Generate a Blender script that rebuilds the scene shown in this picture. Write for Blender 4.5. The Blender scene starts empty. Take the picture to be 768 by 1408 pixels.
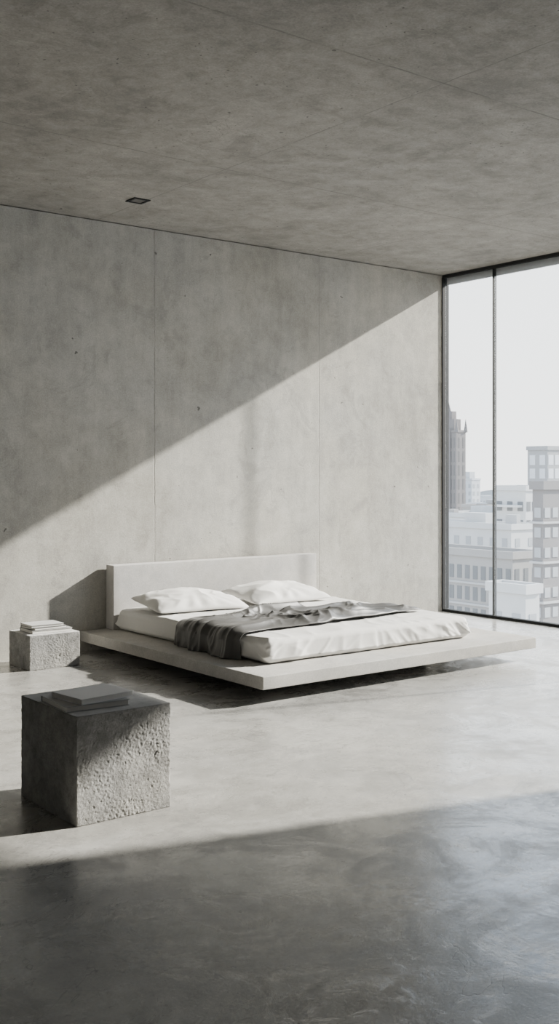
import bpy, bmesh, math, random
from mathutils import Vector, noise, Matrix
random.seed(7)
C = bpy.context.scene.collection
CAM_H = 1.5
XW, YW, H = 8.49, 8.1, 3.64          # window wall, back wall, ceiling
PI = math.pi

# ------------------------------------------------------------------ materials
class NT:
    def __init__(s, name):
        s.m = bpy.data.materials.new(name); s.m.use_nodes = True
        s.t = s.m.node_tree; s.b = s.t.nodes['Principled BSDF']; s.out = s.t.nodes['Material Output']
    def n(s, typ, **kw):
        x = s.t.nodes.new(typ)
        for k, v in kw.items(): setattr(x, k, v)
        return x
    def l(s, a, b): s.t.links.new(a, b)
    def val(s, sock, v):
        if hasattr(v, 'links') or hasattr(v, 'is_linked'): s.l(v, sock)
        else: sock.default_value = v
    def math(s, op, a, b=0.0, c=None, clamp=False):
        x = s.n('ShaderNodeMath', operation=op, use_clamp=clamp)
        s.val(x.inputs[0], a); s.val(x.inputs[1], b)
        if c is not None: s.val(x.inputs[2], c)
        return x.outputs[0]
    def mapr(s, v, a, b, c, d, smooth=False):
        x = s.n('ShaderNodeMapRange', interpolation_type='SMOOTHSTEP' if smooth else 'LINEAR')
        s.val(x.inputs[0], v)
        for i, k in enumerate((a, b, c, d)): s.val(x.inputs[i+1], k)
        return x.outputs[0]
    def noise(s, vec, scale, detail=6, rough=.6, dist=0.0):
        x = s.n('ShaderNodeTexNoise'); s.l(vec, x.inputs['Vector'])
        x.inputs['Scale'].default_value = scale; x.inputs['Detail'].default_value = detail
        x.inputs['Roughness'].default_value = rough; x.inputs['Distortion'].default_value = dist
        return x.outputs[0]
    def voro(s, vec, scale):
        x = s.n('ShaderNodeTexVoronoi'); s.l(vec, x.inputs['Vector']); x.inputs['Scale'].default_value = scale
        return x.outputs['Distance'], x.outputs['Color']
    def mapping(s, vec, sc, loc=(0, 0, 0)):
        x = s.n('ShaderNodeMapping'); s.l(vec, x.inputs[0]); x.inputs['Scale'].default_value = sc; x.inputs['Location'].default_value = loc
        return x.outputs[0]
    def coord(s): return s.n('ShaderNodeTexCoord').outputs['Object']
    def mixc(s, f, a, b, bt='MIX'):
        x = s.n('ShaderNodeMix', data_type='RGBA', blend_type=bt)
        s.val(x.inputs[0], f); s.val(x.inputs[6], a); s.val(x.inputs[7], b)
        return x.outputs[2]

def col(c, k=1.0): return (c[0]*k, c[1]*k, c[2]*k, 1)

def concrete(name, c, lo=.78, hi=1.15, rough=.85, pits=.5, pit_scale=9, bump=.25, streak=None, joints=None, scale=1.0,
             spec=.3, rough_var=0.0, grain=90, stains=0, cracks=0, wave=0, coat=0, pit_on=.72, warm=.35, top=None, scuff=0):
    N = NT(name); co = N.coord()
    a = N.noise(co, .9*scale, 8, .68, .4); b = N.noise(co, 5.5*scale, 8, .76, .2); g = N.noise(co, grain, 2, .6)
    f = N.math('ADD', N.math('MULTIPLY', a, .45), N.math('MULTIPLY', b, .55))
    if streak:
        st = N.noise(N.mapping(co, streak), 1.0, 8, .74, .2)
        f = N.math('ADD', N.math('MULTIPLY', f, .74), N.math('MULTIPLY', st, .26))
    f = N.mapr(f, .39, .61, 0, 1)
    colr = N.mixc(f, col(c, lo), col(c, hi))
    w = N.mapr(N.noise(co, .55*scale, 4, .55), .42, .62, 0, warm)
    colr = N.mixc(w, colr, (1.06, 1.0, .88, 1), 'MULTIPLY')
    gm = N.mapr(g, .3, .7, .86, 1.11)
    gg = N.n('ShaderNodeCombineColor'); [N.l(gm, gg.inputs[i]) for i in range(3)]
    colr = N.mixc(1.0, colr, gg.outputs[0], 'MULTIPLY')
    height = N.math('ADD', N.math('MULTIPLY', b, .4), N.math('MULTIPLY', g, .07))
    if stains:
        s1 = N.noise(N.mapping(co, (1, 1, 1), (7.3, 2.1, 4)), 2.1*scale, 10, .76, .8)
        m = N.mapr(s1, .55, .61, 0, stains, True)
        colr = N.mixc(m, colr, col(c, .55))
        m2 = N.mapr(s1, .45, .38, 0, stains*.6, True)
        colr = N.mixc(m2, colr, col(c, 1.3))
        height = N.math('SUBTRACT', height, N.math('MULTIPLY', m, .12))
    if scuff:
        s2 = N.noise(N.mapping(co, (9, 14, 9), (2, 5, 1)), 1.0, 8, .8, 1.2)
        m = N.mapr(s2, .57, .64, 0, scuff, True)
        colr = N.mixc(m, colr, col(c, .5)); height = N.math('SUBTRACT', height, N.math('MULTIPLY', m, .15))
    if cracks:
        k1 = N.noise(N.mapping(co, (1, 1, 1), (3, 3, 3)), .8, 6, .6, .6)
        d1 = N.math('ABSOLUTE', N.math('SUBTRACT', k1, .5))
        m = N.mapr(d1, .0, .0022, cracks, 0)
        mk = N.mapr(a, .48, .56, 0, 1)
        m = N.math('MULTIPLY', m, mk)
        colr = N.mixc(m, colr, col(c, .35)); height = N.math('SUBTRACT', height, N.math('MULTIPLY', m, .06))
    if wave:
        height = N.math('ADD', height, N.math('MULTIPLY', N.noise(co, 2.2, 3, .5, .4), wave))
    if pits:
        for sc, th in ((pit_scale, .08), (pit_scale*2.6, .13), (pit_scale*5, .18)):
            wob = N.n('ShaderNodeVectorMath', operation='ADD'); N.l(co, wob.inputs[0])
            nzz = N.n('ShaderNodeTexNoise'); N.l(co, nzz.inputs['Vector']); nzz.inputs['Scale'].default_value = sc*2.5
            nzz.inputs['Detail'].default_value = 1
            sm = N.n('ShaderNodeVectorMath', operation='SCALE'); N.l(nzz.outputs['Color'], sm.inputs[0]); sm.inputs['Scale'].default_value = .5/sc
            N.l(sm.outputs[0], wob.inputs[1])
            d, cc = N.voro(wob.outputs[0], sc)
            sp = N.n('ShaderNodeSeparateColor'); N.l(cc, sp.inputs[0])
            on = N.math('GREATER_THAN', N.math('ADD', sp.outputs[0], N.mapr(a, .38, .62, -.4, .35)), pit_on)
            size = N.math('MULTIPLY', N.math('POWER', sp.outputs[1], 1.8), th)
            m = N.math('MULTIPLY', on, N.math('LESS_THAN', d, size))
            colr = N.mixc(N.math('MULTIPLY', m, pits), colr, col(c, .30))
            height = N.math('SUBTRACT', height, N.math('MULTIPLY', m, .5*pits))
    if joints:
        s = N.n('ShaderNodeSeparateXYZ'); N.l(co, s.inputs[0])
        for ax, pos, width, strength in joints:
            wv = N.math('MULTIPLY', N.math('SUBTRACT', b, .5), .03)
            dd = N.math('ABSOLUTE', N.math('SUBTRACT', N.math('ADD', s.outputs[ax], wv), pos))
            m = N.mapr(dd, width*.3, width, 1, 0, True)
            brk = N.mapr(b, .42, .56, .15, 1)
            m = N.math('MULTIPLY', m, N.math('MULTIPLY', brk, strength))
            colr = N.mixc(m, colr, col(c, .4))
            halo = N.mapr(dd, 0, .12, .3*strength, 0, True)
            colr = N.mixc(N.math('MULTIPLY', halo, brk), colr, col(c, .7))
            height = N.math('SUBTRACT', height, N.math('MULTIPLY', m, .6))
    if top:                                                   # upward faces painted paler, standing in for ambient light on top
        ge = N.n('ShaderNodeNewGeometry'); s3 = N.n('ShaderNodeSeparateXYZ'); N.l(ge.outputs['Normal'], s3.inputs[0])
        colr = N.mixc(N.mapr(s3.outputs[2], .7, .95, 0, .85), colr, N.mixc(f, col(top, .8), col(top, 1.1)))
    N.l(colr, N.b.inputs['Base Color'])
    if rough_var:
        rn = N.noise(N.mapping(co, (1, 1, 1), (2, 8, 1)), 2.4, 10, .78, .6)
        N.l(N.mapr(rn, .38, .62, rough-rough_var, rough+rough_var), N.b.inputs['Roughness'])
        if coat:
            N.l(N.mapr(rn, .42, .58, coat*1.2, coat*.3), N.b.inputs['Coat Weight']); N.b.inputs['Coat Roughness'].default_value = .16
    else: N.b.inputs['Roughness'].default_value = rough
    N.b.inputs['Specular IOR Level'].default_value = spec
    bp = N.n('ShaderNodeBump'); bp.inputs['Strength'].default_value = bump; bp.inputs['Distance'].default_value = .02
    N.l(height, bp.inputs['Height']); N.l(bp.outputs[0], N.b.inputs['Normal'])
    if coat:
        N.l(bp.outputs[0], N.b.inputs['Coat Normal'])
    return N.m

def plain(name, c, rough=.7, metal=0, spec=.3, var=.06, vs=12, bump=0, sheen=0):
    N = NT(name); co = N.coord()
    f = N.noise(co, vs, 4, .6)
    N.l(N.mixc(f, col(c, 1-var*2), col(c, 1+var*2)), N.b.inputs['Base Color'])
    N.b.inputs['Roughness'].default_value = rough; N.b.inputs['Metallic'].default_value = metal
    N.b.inputs['Specular IOR Level'].default_value = spec
    if sheen: N.b.inputs['Sheen Weight'].default_value = sheen
    if bump:
        bp = N.n('ShaderNodeBump'); bp.inputs['Strength'].default_value = bump; bp.inputs['Distance'].default_value = .01
        N.l(f, bp.inputs['Height']); N.l(bp.outputs[0], N.b.inputs['Normal'])
    return N.m

def glass_mat():
    N = NT('window_glass'); N.t.nodes.remove(N.b)
    tr = N.n('ShaderNodeBsdfTransparent'); tr.inputs[0].default_value = (.98, .99, .985, 1)
    gl = N.n('ShaderNodeBsdfGlossy'); gl.inputs['Roughness'].default_value = .01
    fr = N.n('ShaderNodeFresnel'); fr.inputs[0].default_value = 1.3
    mx = N.n('ShaderNodeMixShader'); N.l(fr.outputs[0], mx.inputs[0]); N.l(tr.outputs[0], mx.inputs[1]); N.l(gl.outputs[0], mx.inputs[2])
    N.l(mx.outputs[0], N.out.inputs[0]); return N.m

M = {}
M['wall'] = concrete('wall_concrete', (.44, .43, .40), lo=.71, hi=1.14, rough=.9, pits=.9, pit_scale=6.5, bump=.35, streak=(7, 7, 1.2), stains=.32, pit_on=.55,
                     joints=[(0, 4.862, .009, .6), (0, 6.737, .008, .45), (0, 2.99, .008, .5), (0, 1.1, .008, .5), (0, -.8, .008, .5)])
M['wallb'] = concrete('side_wall_concrete', (.47, .46, .445), rough=.9, pits=.4, pit_scale=5.5, bump=.25)
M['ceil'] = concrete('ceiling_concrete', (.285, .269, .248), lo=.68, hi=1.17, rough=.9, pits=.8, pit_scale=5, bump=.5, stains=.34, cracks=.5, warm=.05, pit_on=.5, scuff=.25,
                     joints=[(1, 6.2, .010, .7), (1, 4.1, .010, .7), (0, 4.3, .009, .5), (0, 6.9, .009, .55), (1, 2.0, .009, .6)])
M['floor'] = concrete('floor_concrete', (.355, .35, .335), lo=.66, hi=1.15, rough=.29, pits=.6, pit_scale=5, bump=.20, scale=1.0, spec=.55,
                      rough_var=.12, stains=.48, cracks=.85, wave=.12, coat=.6, warm=.25, scuff=.38)
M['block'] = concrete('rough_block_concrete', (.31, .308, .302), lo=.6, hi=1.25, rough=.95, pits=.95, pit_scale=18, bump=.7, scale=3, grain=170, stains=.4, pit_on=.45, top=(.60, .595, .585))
M['slab'] = concrete('bed_slab_concrete', (.45, .44, .42), lo=.85, hi=1.1, rough=.75, pits=.25, pit_scale=30, bump=.12, scale=1.5, stains=.2)
M['head'] = concrete('headboard_plaster', (.47, .46, .45), lo=.88, hi=1.08, rough=.85, pits=.15, pit_scale=40, bump=.25, scale=2.2, grain=220, stains=.15)
M['sheet'] = plain('white_cotton', (.68, .67, .645), .9, var=.02, bump=.08, vs=30)
M['throw'] = plain('grey_satin_cloth', (.066, .064, .061), .45, var=.05, spec=.5, sheen=.05, vs=40)
M['frame'] = plain('black_anodised_metal', (.018, .019, .02), .65, 0, .2)
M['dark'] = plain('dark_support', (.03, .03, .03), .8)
M['fascia'] = plain('pale_outer_fascia', (.45, .45, .46), .8)
M['glass'] = glass_mat()
M['cover_l'] = plain('pale_book_cover', (.85, .84, .83), .6, var=.02)
M['cover_g'] = plain('grey_book_cover', (.45, .45, .445), .6, var=.04)
M['cover_m'] = plain('mid_grey_book_cover', (.34, .335, .33), .6, var=.04)
M['cover_d'] = plain('charcoal_book_cover', (.10, .10, .10), .6)
M['pages'] = plain('book_pages', (.80, .78, .74), .9, var=.04, vs=200)
M['lamp'] = plain('recess_shade_lens', (.10, .095, .09), .5)  # dark colour paints the shade inside a recess that is not cut

# ------------------------------------------------------------------ mesh helpers
def link(name, bm, m, parent=None, smooth=False, loc=None):
    me = bpy.data.meshes.new(name); bm.normal_update(); bm.to_mesh(me); bm.free()
    if smooth:
        for p in me.polygons: p.use_smooth = True
    o = bpy.data.objects.new(name, me); C.objects.link(o)
    if m: me.materials.append(m)
    if parent: o.parent = parent
    if loc: o.location = loc
    return o
def bx(bm, x0, x1, y0, y1, z0, z1, bev=0):
    r = bmesh.ops.create_cube(bm, size=1)
    for v in r['verts']:
        v.co = Vector((x0+(v.co.x+.5)*(x1-x0), y0+(v.co.y+.5)*(y1-y0), z0+(v.co.z+.5)*(z1-z0)))
    if bev:
        es = list({e for v in r['verts'] for e in v.link_edges})
        bmesh.ops.bevel(bm, geom=es, offset=bev, segments=2, affect='EDGES', profile=.5)
def boxm(*a, **k):
    bm = bmesh.new(); bx(bm, *a, **k); return bm
def tag(o, label, cat, group=None):
    o['label'] = label; o['category'] = cat
    if group: o['group'] = group
    return o
def thing(name, label, cat, loc=(0, 0, 0), rz=0, group=None):
    o = bpy.data.objects.new(name, None); C.objects.link(o); o.location = loc; o.rotation_euler = (0, 0, rz)
    return tag(o, label, cat, group)
def struct(name, bm, m, parent=None):
    o = link(name, bm, m, parent)
    if not parent: o['kind'] = 'structure'
    return o
def axis(h, n, r, k=4):
    a = [-(h-r) + 2*(h-r)*i/n for i in range(n+1)]
    e = [h-r + r*math.tan(PI/4*i/k) for i in range(1, k+1)]
    return [-x for x in reversed(e)] + a + e
def rbox(sx, sy, sz, r, nx, ny, nz, disp=None):
    """rounded box, base at z=0, centred in x,y; disp(co, normal) -> co"""
    X, Y, Z = axis(sx/2, nx, r), axis(sy/2, ny, r), axis(sz/2, nz, r)
    h = (sx/2, sy/2, sz/2); bm = bmesh.new(); cache = {}
    def V(p):
        key = tuple(round(c, 6) for c in p)
        if key in cache: return cache[key]
        q = Vector([max(-(h[i]-r), min(h[i]-r, p[i])) for i in range(3)])
        d = Vector(p)-q
        if d.length > 1e-9: q = q + d.normalized()*r; nrm = d.normalized()
        else: nrm = Vector((0, 0, 1))
        q.z += sz/2
        if disp: q = disp(q, nrm)
        cache[key] = bm.verts.new(q); return cache[key]
    def side(A, B, f, flip):
        for i in range(len(A)-1):
            for j in range(len(B)-1):
                vs = [V(f(A[i], B[j])), V(f(A[i+1], B[j])), V(f(A[i+1], B[j+1])), V(f(A[i], B[j+1]))]
                if flip: vs.reverse()
                bm.faces.new(vs)
    side(X, Y, lambda a, b: (a, b, h[2]), False); side(X, Y, lambda a, b: (a, b, -h[2]), True)
    side(X, Z, lambda a, b: (a, -h[1], b), False); side(X, Z, lambda a, b: (a, h[1], b), True)
    side(Y, Z, lambda a, b: (-h[0], a, b), True); side(Y, Z, lambda a, b: (h[0], a, b), False)
    return bm
nz = noise.noise
def frac(p, o=4): return noise.fractal(p, 1.0, 2.0, o)
def clamp(x, a=0.0, b=1.0): return max(a, min(b, x))
def sstep(a, b, x):
    t = clamp((x-a)/(b-a)); return t*t*(3-2*t)

# ------------------------------------------------------------------ room
X0, Y0 = -2.5, -3.0
struct('floor', boxm(X0-.2, XW+.12, Y0-.2, YW+.2, -.3, 0), M['floor'])
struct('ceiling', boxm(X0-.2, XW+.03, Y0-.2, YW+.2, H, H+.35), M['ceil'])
struct('wall_back', boxm(X0-.2, XW+.055, YW, YW+.2, 0, H-.008), M['wall'])
struct('wall_left', boxm(X0-.2, X0, Y0, YW, 0, H), M['wallb'])
struct('wall_front', boxm(X0-.2, XW+.12, Y0-.2, Y0, 0, H), M['wallb'])
JY = 1.95
struct('wall_right', boxm(XW-.02, XW+.06, Y0, JY, 0, H), M['wallb'])

win = bpy.data.objects.new('window_1', None); C.objects.link(win); win['kind'] = 'structure'
bm = bmesh.new()
bx(bm, XW-.02, XW+.03, JY, YW, H-.03, H); bx(bm, XW-.02, XW+.04, JY, YW, 0, .026)
bx(bm, XW-.025, XW+.07, YW-.016, YW, .026, H-.03); bx(bm, XW-.02, XW+.04, JY, JY+.05, .026, H-.03)
link('window_frame', bm, M['frame'], win)
link('fascia', boxm(XW+.032, XW+.05, JY, YW-.02, H-.105, H+.3), M['fascia'], win)
ys = [YW-.016, 7.39, 4.23, JY+.05]
for y in ys[1:3]:
    link('mullion', boxm(XW-.015, XW+.036, y-.0045, y+.0045, .026, H-.03), M['frame'], win)
for a, b in zip(ys[:-1], ys[1:]):
    link('pane', boxm(XW+.010, XW+.016, b+.006, a-.006, .026, H-.03), M['glass'], win)

# ------------------------------------------------------------------ bed
PZ0, PZ = .095, .18
px0, px1, py0, py1 = 4.13, 6.86, 5.53, 8.085
bed = thing('platform_bed', 'wide low platform bed of pale concrete, floating above the floor with a white mattress', 'bed', ((px0+px1)/2, (py0+py1)/2, 0))
bc = Vector(((px0+px1)/2, (py0+py1)/2, 0))
def inbed(o, x, y, z): o.location = Vector((x, y, z))-bc; return o
o = link('platform', rbox(px1-px0, py1-py0, PZ-PZ0, .005, 30, 30, 2), M['slab'], bed, True); inbed(o, bc.x, bc.y, PZ0)
o = link('headboard', rbox(6.585-4.375, .125, .72-PZ, .007, 40, 3, 12), M['head'], bed, True); inbed(o, (6.585+4.375)/2, 7.955+.0635, PZ)
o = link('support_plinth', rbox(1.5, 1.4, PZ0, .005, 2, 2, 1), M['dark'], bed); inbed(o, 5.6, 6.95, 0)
mx0, mx1, my0, my1, MZ = 4.416, 6.42, 5.86, 7.945, .168
def crease(p, k, e): return (1-clamp(abs(nz(p))*k))**e
def mdisp(p, n):
    q = p.copy()
    zt = clamp(p.z/MZ)
    side = clamp(1-abs(n.z)*1.2)
    q += n*(.003*frac(Vector((p.x*2.2, p.y*2.2, p.z*1.5)), 3))
    if side > 0:
        onfoot = abs(n.y) > .5
        t = p.x if onfoot else p.y
        cl = abs(p.x+1) if onfoot else abs(p.y+1.04); cr = abs(p.x-1) if onfoot else 9
        cx = min(cl, cr)
        sgn = 1 if cl < cr else -1
        amp = .007 + .026*math.exp(-cx*1.8)
        # drag folds fanning from the corners, loose hem at the bottom
        u = Vector((t*3.8 - sgn*p.z*5.5*math.exp(-cx), p.z*2.2, 3.1 if onfoot else 8.2))
        w = crease(u, 3.8, 1.2) + .6*crease(u*2.3, 3.6, 1.2)
        q += Vector((n.x, n.y, 0))*(amp*w*(.3+.7*(1-zt)) + .016*(1-zt)**1.5*clamp(zt*12))*side
    else:
        e = max(abs(p.x), abs(p.y)*.97)
        u = Vector((p.x*1.2+2, p.y*1.0, 5)) + Vector((nz(p*1.5), nz(p*1.5+Vector((9, 0, 0))), 0))*.3
        q.z += .004*(1-e*e) + .004*nz(Vector((p.x*3, p.y*1.3, 5))) + .008*crease(u*1.5, 5, 1.4)+.005*crease(u*3.4, 4, 1.4)
    return q
mat_o = link('mattress', rbox(mx1-mx0, my1-my0, MZ, .036, 150, 120, 18, mdisp), M['sheet'], bed, True); inbed(mat_o, (mx0+mx1)/2, (my0+my1)/2, PZ+.001)
MT = PZ+MZ

# pillows
def pillow(name, label, x, y, rz, W, D, T, seed, tilt):
    n1, n2 = 120, 80; bm = bmesh.new(); rows = {}
    R = Matrix.Rotation(tilt, 3, 'X')
    for s in (1, -1):
        for i in range(n1+1):
            for j in range(n2+1):
                a, b = -1+2*i/n1, -1+2*j/n2
                edge = i in (0, n1) or j in (0, n2)
                if edge and s == -1: rows[(s, i, j)] = rows[(1, i, j)]; continue
                cc = 1-.06*(abs(a*b))**5
                X = W/2*a*(1-.06*(1-b*b))*cc; Y = D/2*b*(1-.08*(1-a*a))*cc
                k = ((1-abs(a)**2.3)*(1-abs(b)**2.3))
                th = T*max(0, k)**.58
                u = Vector((a*.9+seed, b*.8, seed)) + Vector((nz(Vector((a*1.2, b*1.2, seed+9))), nz(Vector((a*1.2, b*1.2, seed+19))), 0))*.4
                r1 = crease(u, 3.0, 1.2); r2 = crease(u*2.2+Vector((3, 1, 0)), 3.2, 1.2)
                ang = math.atan2(b*D, a*W)
                gath = math.sin(ang*11+seed*3+3*nz(Vector((a*1.5, b*1.5, seed))))
                rr = max(abs(a), abs(b))
                cr = (.014*r1+.006*r2)*clamp(k*3) + .016*nz(Vector((a*1.4+seed, b*1.1, seed)))*k + .008*gath*rr**3*clamp((1-rr)*9)
                z = s*th*(.78 if s > 0 else .26) + (cr if s > 0 else 0)
                z += .012*nz(Vector((a*1.2, b*1.2, seed+4)))
                rows[(s, i, j)] = bm.verts.new(R @ Vector((X, Y, z)))
        for i in range(n1):
            for j in range(n2):
                q = [rows[(s, i, j)], rows[(s, i+1, j)], rows[(s, i+1, j+1)], rows[(s, i, j+1)]]
                if s < 0: q.reverse()
                bm.faces.new(q)
    mz = min(v.co.z for v in bm.verts)
    for v in bm.verts: v.co.z -= mz
    o = link(name, bm, M['sheet'], None, True, (x, y, MT+.015)); o.rotation_euler.z = rz
    return tag(o, label, 'pillow', 'white pillows on the bed')
pillow('pillow', 'plump white pillow on the side of the bed nearer the small block nightstand', 4.90, 7.58, math.radians(-3), .90, .56, .122, 1.3, math.radians(8))
pillow('pillow', 'plump white pillow on the side of the bed nearer the window', 5.82, 7.59, math.radians(3), .90, .56, .122, 5.1, math.radians(7.5))

# throw blanket: one continuous cloth over the mattress edge, bunched into ridged folds
nx, ny = 320, 160
drop, top = .15, 1.86; r = .038
bm = bmesh.new(); grid = []
for i in range(nx+1):
    s = i/nx; row = []
    for j in range(ny+1):
        t = j/ny
        L = s*(drop+r*PI/2+top) + .035*nz(Vector((t*3, 7, 0)))*(1-s)
        xs = L-drop-r*PI/2
        X_ = clamp(xs/top)
        lo = 6.13 + .14*X_ + .05*nz(Vector((X_*4, 0, 0))); hi = 6.97 - .36*sstep(.45, 1, X_) + .06*nz(Vector((X_*4, 5, 0)))
        hi += .10*math.exp(-((X_-.42)/.12)**2)
        y = lo+t*(hi-lo)
        env = .55 + .65*math.exp(-((X_-.48)/.24)**2) + .35*sstep(.5, .8, X_)
        if xs < 0: env = .55
        w = Vector((nz(Vector((L*1.5, y*1.5, 11))), nz(Vector((L*1.5, y*1.5, 23))), 0))*.6
        pp = Vector((L*1.4, y*3.2, 2)) + w
        h = .042*crease(pp, 3.8, 1.1) + .026*crease(pp*2.1+Vector((5, 1, 0)), 3.4, 1.3) + .008*crease(pp*4.3, 3, 1.4) + .010*(nz(pp*.8)+.5)
        edge = clamp(min(t, 1-t)*9)**.6; endf = clamp((1-s)*14)**.6
        h *= env*(.15+.85*edge)*(.25+.75*endf)
        h += .014
        if xs >= 0:
            p = Vector((mx0+r+xs, y, MT+h+.008))
        elif xs > -r*PI/2:
            a = -xs/r
            p = Vector((mx0+r-math.sin(a)*(r+h+.026), y, MT-r+math.cos(a)*(r+h+.008)))
        else:
            d = -xs-r*PI/2
            fold = crease(Vector((y*2.6, d*1.5, 4.4)), 3.4, 1.1)+.5*crease(Vector((y*6, d*2.5, 9.4)), 3.2, 1.2)
            p = Vector((mx0-.028-h*.8-.050*fold*(.25+.75*d/drop), y + .05*(t-.5)*d/drop, MT-r-d+.004))
            p.z = max(p.z, PZ+.006)
        row.append(bm.verts.new(p))
    grid.append(row)
for i in range(nx):
    for j in range(ny): bm.faces.new((grid[i][j], grid[i+1][j], grid[i+1][j+1], grid[i][j+1]))
bl = link('throw_blanket', bm, M['throw'], None, True)
tag(bl, 'crumpled dark grey throw blanket laid across the bed and hanging over its side', 'blanket')
sm = bl.modifiers.new('thick', 'SOLIDIFY'); sm.thickness = .004; sm.offset = 0

# ------------------------------------------------------------------ rough blocks
def block(label, x0, x1, y0, y1, h, seed, n):
    def d(p, nr):
        q = p.copy(); sx, sy = (x1-x0)/2, (y1-y0)/2
        s = Vector((p.x+seed, p.y, p.z))
        e = sorted([sx-abs(p.x), sy-abs(p.y), min(p.z, h-p.z)])[1]
        rough = .2 if abs(nr.z) > .6 else (1.0 if abs(nr.y) > .6 else .7)
        q -= nr*rough*.0011*frac(s*8, 6)
        # grainy exposed aggregate, stronger in patches, with dense small air holes
        pm = .35+.65*sstep(-.25, .45, frac(s*4.5+Vector((2, 0, 1)), 5))
        q -= nr*rough*pm*(.0010+.0022*clamp(frac(s*85, 3), -.7, .8))
        wv = s + Vector((nz(s*55), nz(s*55+Vector((7, 0, 0))), nz(s*55+Vector((0, 7, 0)))))*.011
        for sc_, dep, keep in ((26, .0045, .93), (55, .0040, .80), (100, .0030, .66)):
            ds, ps = noise.voronoi(wv*sc_)
            cv = noise.cell(ps[0]*37.7)
            if cv > keep: q -= nr*rough*dep*clamp(1-ds[0]/(.20+.26*(cv-keep)/(1-keep)))**.7
        if e < .008: q -= nr*(.008-e)*.6*max(0, nz(s*34)+.4*nz(s*80)-.08)
        return q
    bm = rbox(x1-x0, y1-y0, h, .004, n, n, n, d)
    o = link('stone_block', bm, M['block'], None, True, ((x0+x1)/2, (y0+y1)/2, 0))
    return tag(o, label, 'side table', 'rough concrete block side tables')
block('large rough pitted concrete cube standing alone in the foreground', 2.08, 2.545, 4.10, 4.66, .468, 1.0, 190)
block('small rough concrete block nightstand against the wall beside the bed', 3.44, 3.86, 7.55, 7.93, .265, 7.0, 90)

def book(label, x, y, z, w, d, t, rz, mc, group):
    b = thing('book', label, 'book', (x, y, z), rz, group)
    bm = bmesh.new(); c = .0028
    bx(bm, -w/2, w/2, -d/2, d/2, 0, c, bev=.0006); bx(bm, -w/2, w/2, -d/2, d/2, t-c, t, bev=.0006)
    bx(bm, -w/2, w/2, d/2-c, d/2, c, t-c)
    link('cover', bm, mc, b)
    link('pages', boxm(-w/2+.005, w/2-.005, -d/2+.005, d/2-c, c, t-c), M['pages'], b)
    return b
g1, g2 = 'books on the foreground block', 'books on the nightstand by the wall'
book('thin grey book with pale page edges, lower of the two on the foreground cube', 2.236, 4.325, .468, .30, .29, .026, math.radians(-4), M['cover_g'], g1)
book('thin light grey book lying on top of the darker book on the foreground cube', 2.270, 4.315, .4942, .28, .235, .025, math.radians(7), M['cover_l'], g1)
book('widest grey book, bottom of the stack on the nightstand block by the wall', 3.66, 7.73, .265, .33, .25, .028, math.radians(-2), M['cover_m'], g2)
book('thin charcoal book in the middle of the stack on the nightstand block', 3.64, 7.73, .2932, .28, .22, .018, math.radians(5), M['cover_d'], g2)
book('thin light grey book on top of the stack on the nightstand block by the wall', 3.63, 7.735, .3114, .27, .21, .018, math.radians(-1), M['cover_g'], g2)

# ------------------------------------------------------------------ downlight
dl = thing('ceiling_downlight', 'small square black downlight set in the concrete ceiling', 'light', (4.25, 7.33, H))
bm = bmesh.new(); s, w = .072, .02
bx(bm, -s, s, -s, -s+w, -.008, 0); bx(bm, -s, s, s-w, s, -.008, 0); bx(bm, -s, -s+w, -s+w, s-w, -.008, 0); bx(bm, s-w, s, -s+w, s-w, -.008, 0)
link('trim', bm, M['frame'], dl)
link('lens', boxm(-s+w, s-w, -s+w, s-w, -.004, -.001), M['lamp'], dl)

# ------------------------------------------------------------------ city beyond the window (real distances in metres)
GZ = -42
def P(u, d):
    t = (u-384)/1470; return d*(.611+.792*t), d*(.792-.611*t)
def zat(v, d): return CAM_H-(v-650)*d/1470
def bmat(name, c): return plain(name, c, .9, spec=.1, var=.05, vs=.3)  # distance haze is painted into the city base colours, no fog outside
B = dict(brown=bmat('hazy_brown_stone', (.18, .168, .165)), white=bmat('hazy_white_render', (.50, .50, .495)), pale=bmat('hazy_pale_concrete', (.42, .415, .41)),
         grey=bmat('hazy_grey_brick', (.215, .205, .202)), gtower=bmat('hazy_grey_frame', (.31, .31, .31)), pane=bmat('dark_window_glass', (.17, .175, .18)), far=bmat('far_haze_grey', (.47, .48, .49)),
         hill=bmat('hazy_treeline', (.38, .39, .39)), wlight=bmat('hazy_light_pane', (.34, .35, .36)), wl2=bmat('pale_matte_pane', (.55, .56, .58)), roof=bmat('hazy_flat_roof', (.45, .45, .44)),  # the tall tower's panes are an even, matte pale grey
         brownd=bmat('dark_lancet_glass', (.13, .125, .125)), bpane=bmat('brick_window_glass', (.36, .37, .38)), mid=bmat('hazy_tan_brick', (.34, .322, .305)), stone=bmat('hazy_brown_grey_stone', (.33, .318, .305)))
struct('ground', boxm(20, 1500, -900, 1800, GZ-1, GZ), B['roof'])
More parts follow.
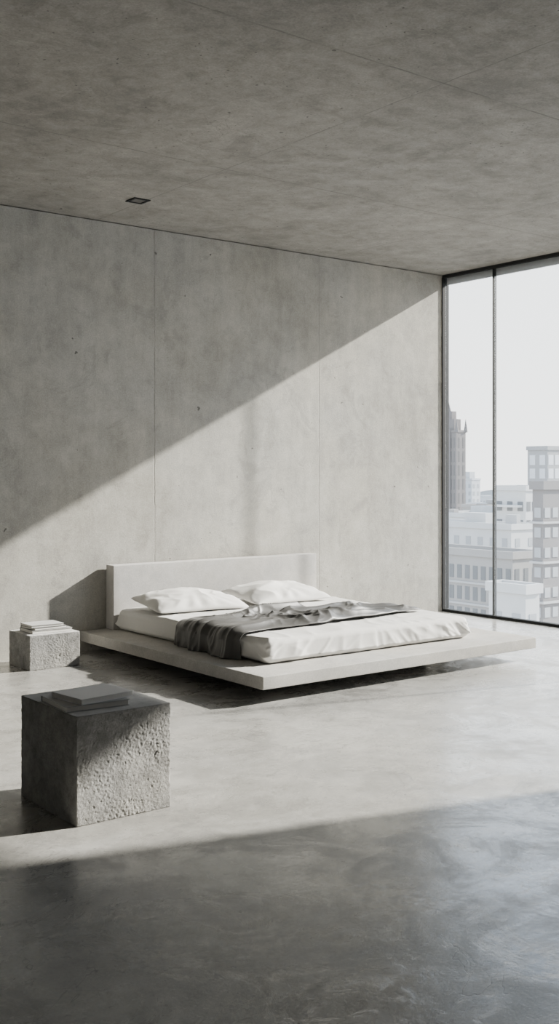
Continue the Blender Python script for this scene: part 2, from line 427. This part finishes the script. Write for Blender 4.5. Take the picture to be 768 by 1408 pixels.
def building(name, label, uc, d, ly, lx, vtop, wall, pane, rows, wx, wy, wh, gapz, fx=True, fy=True, top_off=2.0, extras=None, fill=1.7, band=0, grp='city buildings beyond the window'):
    x0, y0 = P(uc, d); zt = zat(vtop, d); h = zt-GZ
    t = thing(name, label, 'building', (x0, y0, GZ), 0, grp)
    link('wall', boxm(0, lx, 0, ly, 0, h), wall, t)
    bm = bmesh.new()
    bx(bm, -.25, lx+.25, -.25, .15, h-.1, h+.8); bx(bm, -.25, lx+.25, ly-.15, ly+.25, h-.1, h+.8)
    bx(bm, -.25, .15, .15, ly-.15, h-.1, h+.8); bx(bm, lx-.15, lx+.25, .15, ly-.15, h-.1, h+.8)
    link('parapet', bm, wall, t)
    base = {}
    def win_at(axis_, pos, z):
        if axis_ not in base:
            bm = boxm(-.06, .05, -wy/2, wy/2, 0, wh) if axis_ == 'x' else boxm(-wx/2, wx/2, -.06, .05, 0, wh)
            o = link('window', bm, pane, t); base[axis_] = o
        else:
            o = base[axis_].copy(); C.objects.link(o); o.parent = t
        o.location = (0, pos, z) if axis_ == 'x' else (pos, 0, z)
    for r in range(rows):
        z = h-top_off-wh-r*gapz
        if band and r % band == 0:
            link('cornice', boxm(-.22, lx+.22, -.22, ly+.22, z-(gapz-wh)/2-.12, z-(gapz-wh)/2+.12), B['pale'], t)
        if fx:
            n = max(1, int(ly/(wy*fill)))
            for i in range(n): win_at('x', (i+.5)*ly/n, z)
        if fy:
            n = max(1, int(lx/(wx*fill)))
            for i in range(n): win_at('y', (i+.5)*lx/n, z)
    if extras: extras(t, h, lx, ly, wall)
    return t
def tower_top(t, h, lx, ly, wall):
    link('upper_stage', boxm(lx*.14, lx*.86, ly*.14, ly*.86, h, h+5), wall, t)
    link('lantern', boxm(lx*.27, lx*.73, ly*.27, ly*.73, h+5, h+8), wall, t)
    bm = bmesh.new(); bmesh.ops.create_cone(bm, cap_ends=True, segments=8, radius1=lx*.22, radius2=.1, depth=4, matrix=Matrix.Translation((lx*.5, ly*.5, h+10))); link('spire', bm, wall, t)
    for a in (0, 1):
        for b in (0, 1):
            bm = bmesh.new(); bmesh.ops.create_cone(bm, cap_ends=True, segments=6, radius1=.8, radius2=.05, depth=5, matrix=Matrix.Translation((a*lx, b*ly, h+2.5))); link('pinnacle', bm, wall, t)
    for k in (0, .25, .5, .75, 1): link('buttress', boxm(-.5, .1, k*ly-.4, k*ly+.4, 0, h+1), wall, t)
def roof_box(t, h, lx, ly, wall):
    link('roof_hut', boxm(lx*.3, lx*.6, ly*.3, ly*.5, h, h+2.2), B['white'], t); link('roof_unit', boxm(lx*.2, lx*.3, ly*.7, ly*.8, h, h+1.4), B['mid'], t)
    link('water_tank', boxm(lx*.65, lx*.8, ly*.1, ly*.2, h, h+2.0), B['pale'], t)
building('tower', 'hazy brown gothic tower with stepped pointed top beyond the narrow pane', 627, 400, 13, 5, 594, B['brown'], B['brownd'], 10, 1.0, 1.0, 4, 5.2, extras=tower_top)
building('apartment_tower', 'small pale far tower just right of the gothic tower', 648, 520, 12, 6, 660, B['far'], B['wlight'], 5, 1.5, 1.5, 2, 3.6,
         extras=lambda t, h, lx, ly, w: link('roof_hut', boxm(lx*.2, lx*.8, ly*.2, ly*.8, h, h+4), w, t) and None)
building('office_block', 'blank white low block with roof huts behind the stone building', 672, 225, 18, 14, 712, B['white'], B['wlight'], 1, 1.4, 1.4, 1.6, 4, fx=False, extras=roof_box)
building('office_block', 'wide white low block with a flat roof left of the balcony building', 702, 160, 22, 6, 728, B['white'], B['wlight'], 2, 1.0, 1.0, 1.3, 2.6, fx=True, extras=roof_box, top_off=1.4, fill=2.4)
building('office_building', 'grey stone building with rows of dark upright windows, lowest at the narrow pane', 704, 130, 20, 5, 768, B['stone'], B['pane'], 4, .75, .75, 1.7, 2.7, top_off=1.3, fill=1.7, band=1)
def balconies(t, h, lx, ly, wall):
    for k in range(9): link('balcony', boxm(-1.1, 0, ly*.1, ly*.9, h-3.2*k-3.0, h-3.2*k-2.6), B['white'], t)
building('apartment_block', 'white mid-rise apartment block with stacked balconies in the right pane', 722, 185, 7, 6, 674, B['white'], B['pane'], 9, 1.0, 1.2, 1.7, 3.2, extras=balconies, fill=1.5)
building('office_tower', 'tall grey tower with large square windows at the right edge of the view', 752, 235, 5.5, 18, 618, B['gtower'], B['wl2'], 12, 1.7, 1.5, 2.2, 3.0, fill=1.3, top_off=1.2)
building('brick_building', 'darker grey brick building with wide windows in front of the tall tower', 746, 112, 1.4, 13, 672, B['grey'], B['bpane'], 12, .85, .8, 1.05, 2.1, fill=1.5, band=2)
building('shed', 'low white rooftop building between the stone building and the brick one', 722, 100, 4.5, 2, 816, B['white'], B['wlight'], 2, 1.0, 1.0, 1.2, 2.6)
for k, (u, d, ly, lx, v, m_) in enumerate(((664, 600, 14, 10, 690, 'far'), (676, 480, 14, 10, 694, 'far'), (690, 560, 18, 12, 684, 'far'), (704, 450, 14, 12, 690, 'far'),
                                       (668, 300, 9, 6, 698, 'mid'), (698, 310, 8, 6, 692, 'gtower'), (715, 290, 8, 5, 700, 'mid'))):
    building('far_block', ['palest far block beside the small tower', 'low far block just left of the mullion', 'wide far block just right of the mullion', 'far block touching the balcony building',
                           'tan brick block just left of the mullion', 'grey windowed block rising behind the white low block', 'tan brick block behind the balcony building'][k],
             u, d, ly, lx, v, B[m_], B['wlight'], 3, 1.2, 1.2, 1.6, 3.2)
# hazy wooded ridge on the horizon
bm = bmesh.new(); n = 400; prev = None
for i in range(n+1):
    a = -.2+1.5*i/n; R = 900
    z = zat(674, 900) + 9*frac(Vector((i*.05, 0, 0)), 4) + 4*abs(nz(Vector((i*.7, 0, 0))))
    v0 = bm.verts.new((R*math.cos(a), R*math.sin(a), GZ)); v1 = bm.verts.new((R*math.cos(a), R*math.sin(a), z)); v2 = bm.verts.new(((R+200)*math.cos(a), (R+200)*math.sin(a), GZ))
    if prev: bm.faces.new((prev[0], v0, v1, prev[1])); bm.faces.new((prev[1], v1, v2, prev[2]))
    prev = (v0, v1, v2)
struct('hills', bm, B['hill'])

# ------------------------------------------------------------------ light
L = bpy.data.lights.new('sun', 'SUN'); L.energy = 20.5; L.angle = math.radians(1.0); L.color = (1.0, .945, .86)
so = bpy.data.objects.new('sun', L); C.objects.link(so)
dirv = Vector((-1, .273, -.518)); so.rotation_euler = dirv.to_track_quat('-Z', 'Y').to_euler(); so.location = (20, -3, 12)
PL = bpy.data.lights.new('window_portal', 'AREA'); PL.shape = 'RECTANGLE'; PL.size = H; PL.size_y = YW-JY
po = bpy.data.objects.new('window_portal', PL); C.objects.link(po); po.location = (XW+.11, (YW+JY)/2, H/2); po.rotation_euler = (0, PI/2, 0)
PL.cycles.is_portal = True
W = bpy.data.worlds.new('world'); bpy.context.scene.world = W; W.use_nodes = True
nt = W.node_tree; bg = nt.nodes['Background']
tc = nt.nodes.new('ShaderNodeTexCoord'); sp = nt.nodes.new('ShaderNodeSeparateXYZ'); rp = nt.nodes.new('ShaderNodeValToRGB')
nt.links.new(tc.outputs['Generated'], sp.inputs[0]); nt.links.new(sp.outputs[2], rp.inputs[0]); nt.links.new(rp.outputs[0], bg.inputs[0])
rp.color_ramp.elements[0].position = 0; rp.color_ramp.elements[0].color = (1.08, 1.08, 1.08, 1)
rp.color_ramp.elements[1].position = .45; rp.color_ramp.elements[1].color = (.64, .82, 1.10, 1)
e = rp.color_ramp.elements.new(.2); e.color = (1.0, 1.03, 1.06, 1)
bg.inputs[1].default_value = 3.3

# ------------------------------------------------------------------ camera
cd = bpy.data.cameras.new('camera'); co = bpy.data.objects.new('camera', cd); C.objects.link(co)
cd.sensor_fit = 'VERTICAL'; cd.sensor_height = 36; cd.sensor_width = 36; cd.lens = 1470/1408*36; cd.shift_y = -54/1408
cd.clip_end = 3000; cd.clip_start = .05
co.location = (0, 0, CAM_H); co.rotation_euler = (PI/2, 0, math.radians(-37.64))
bpy.context.scene.camera = co
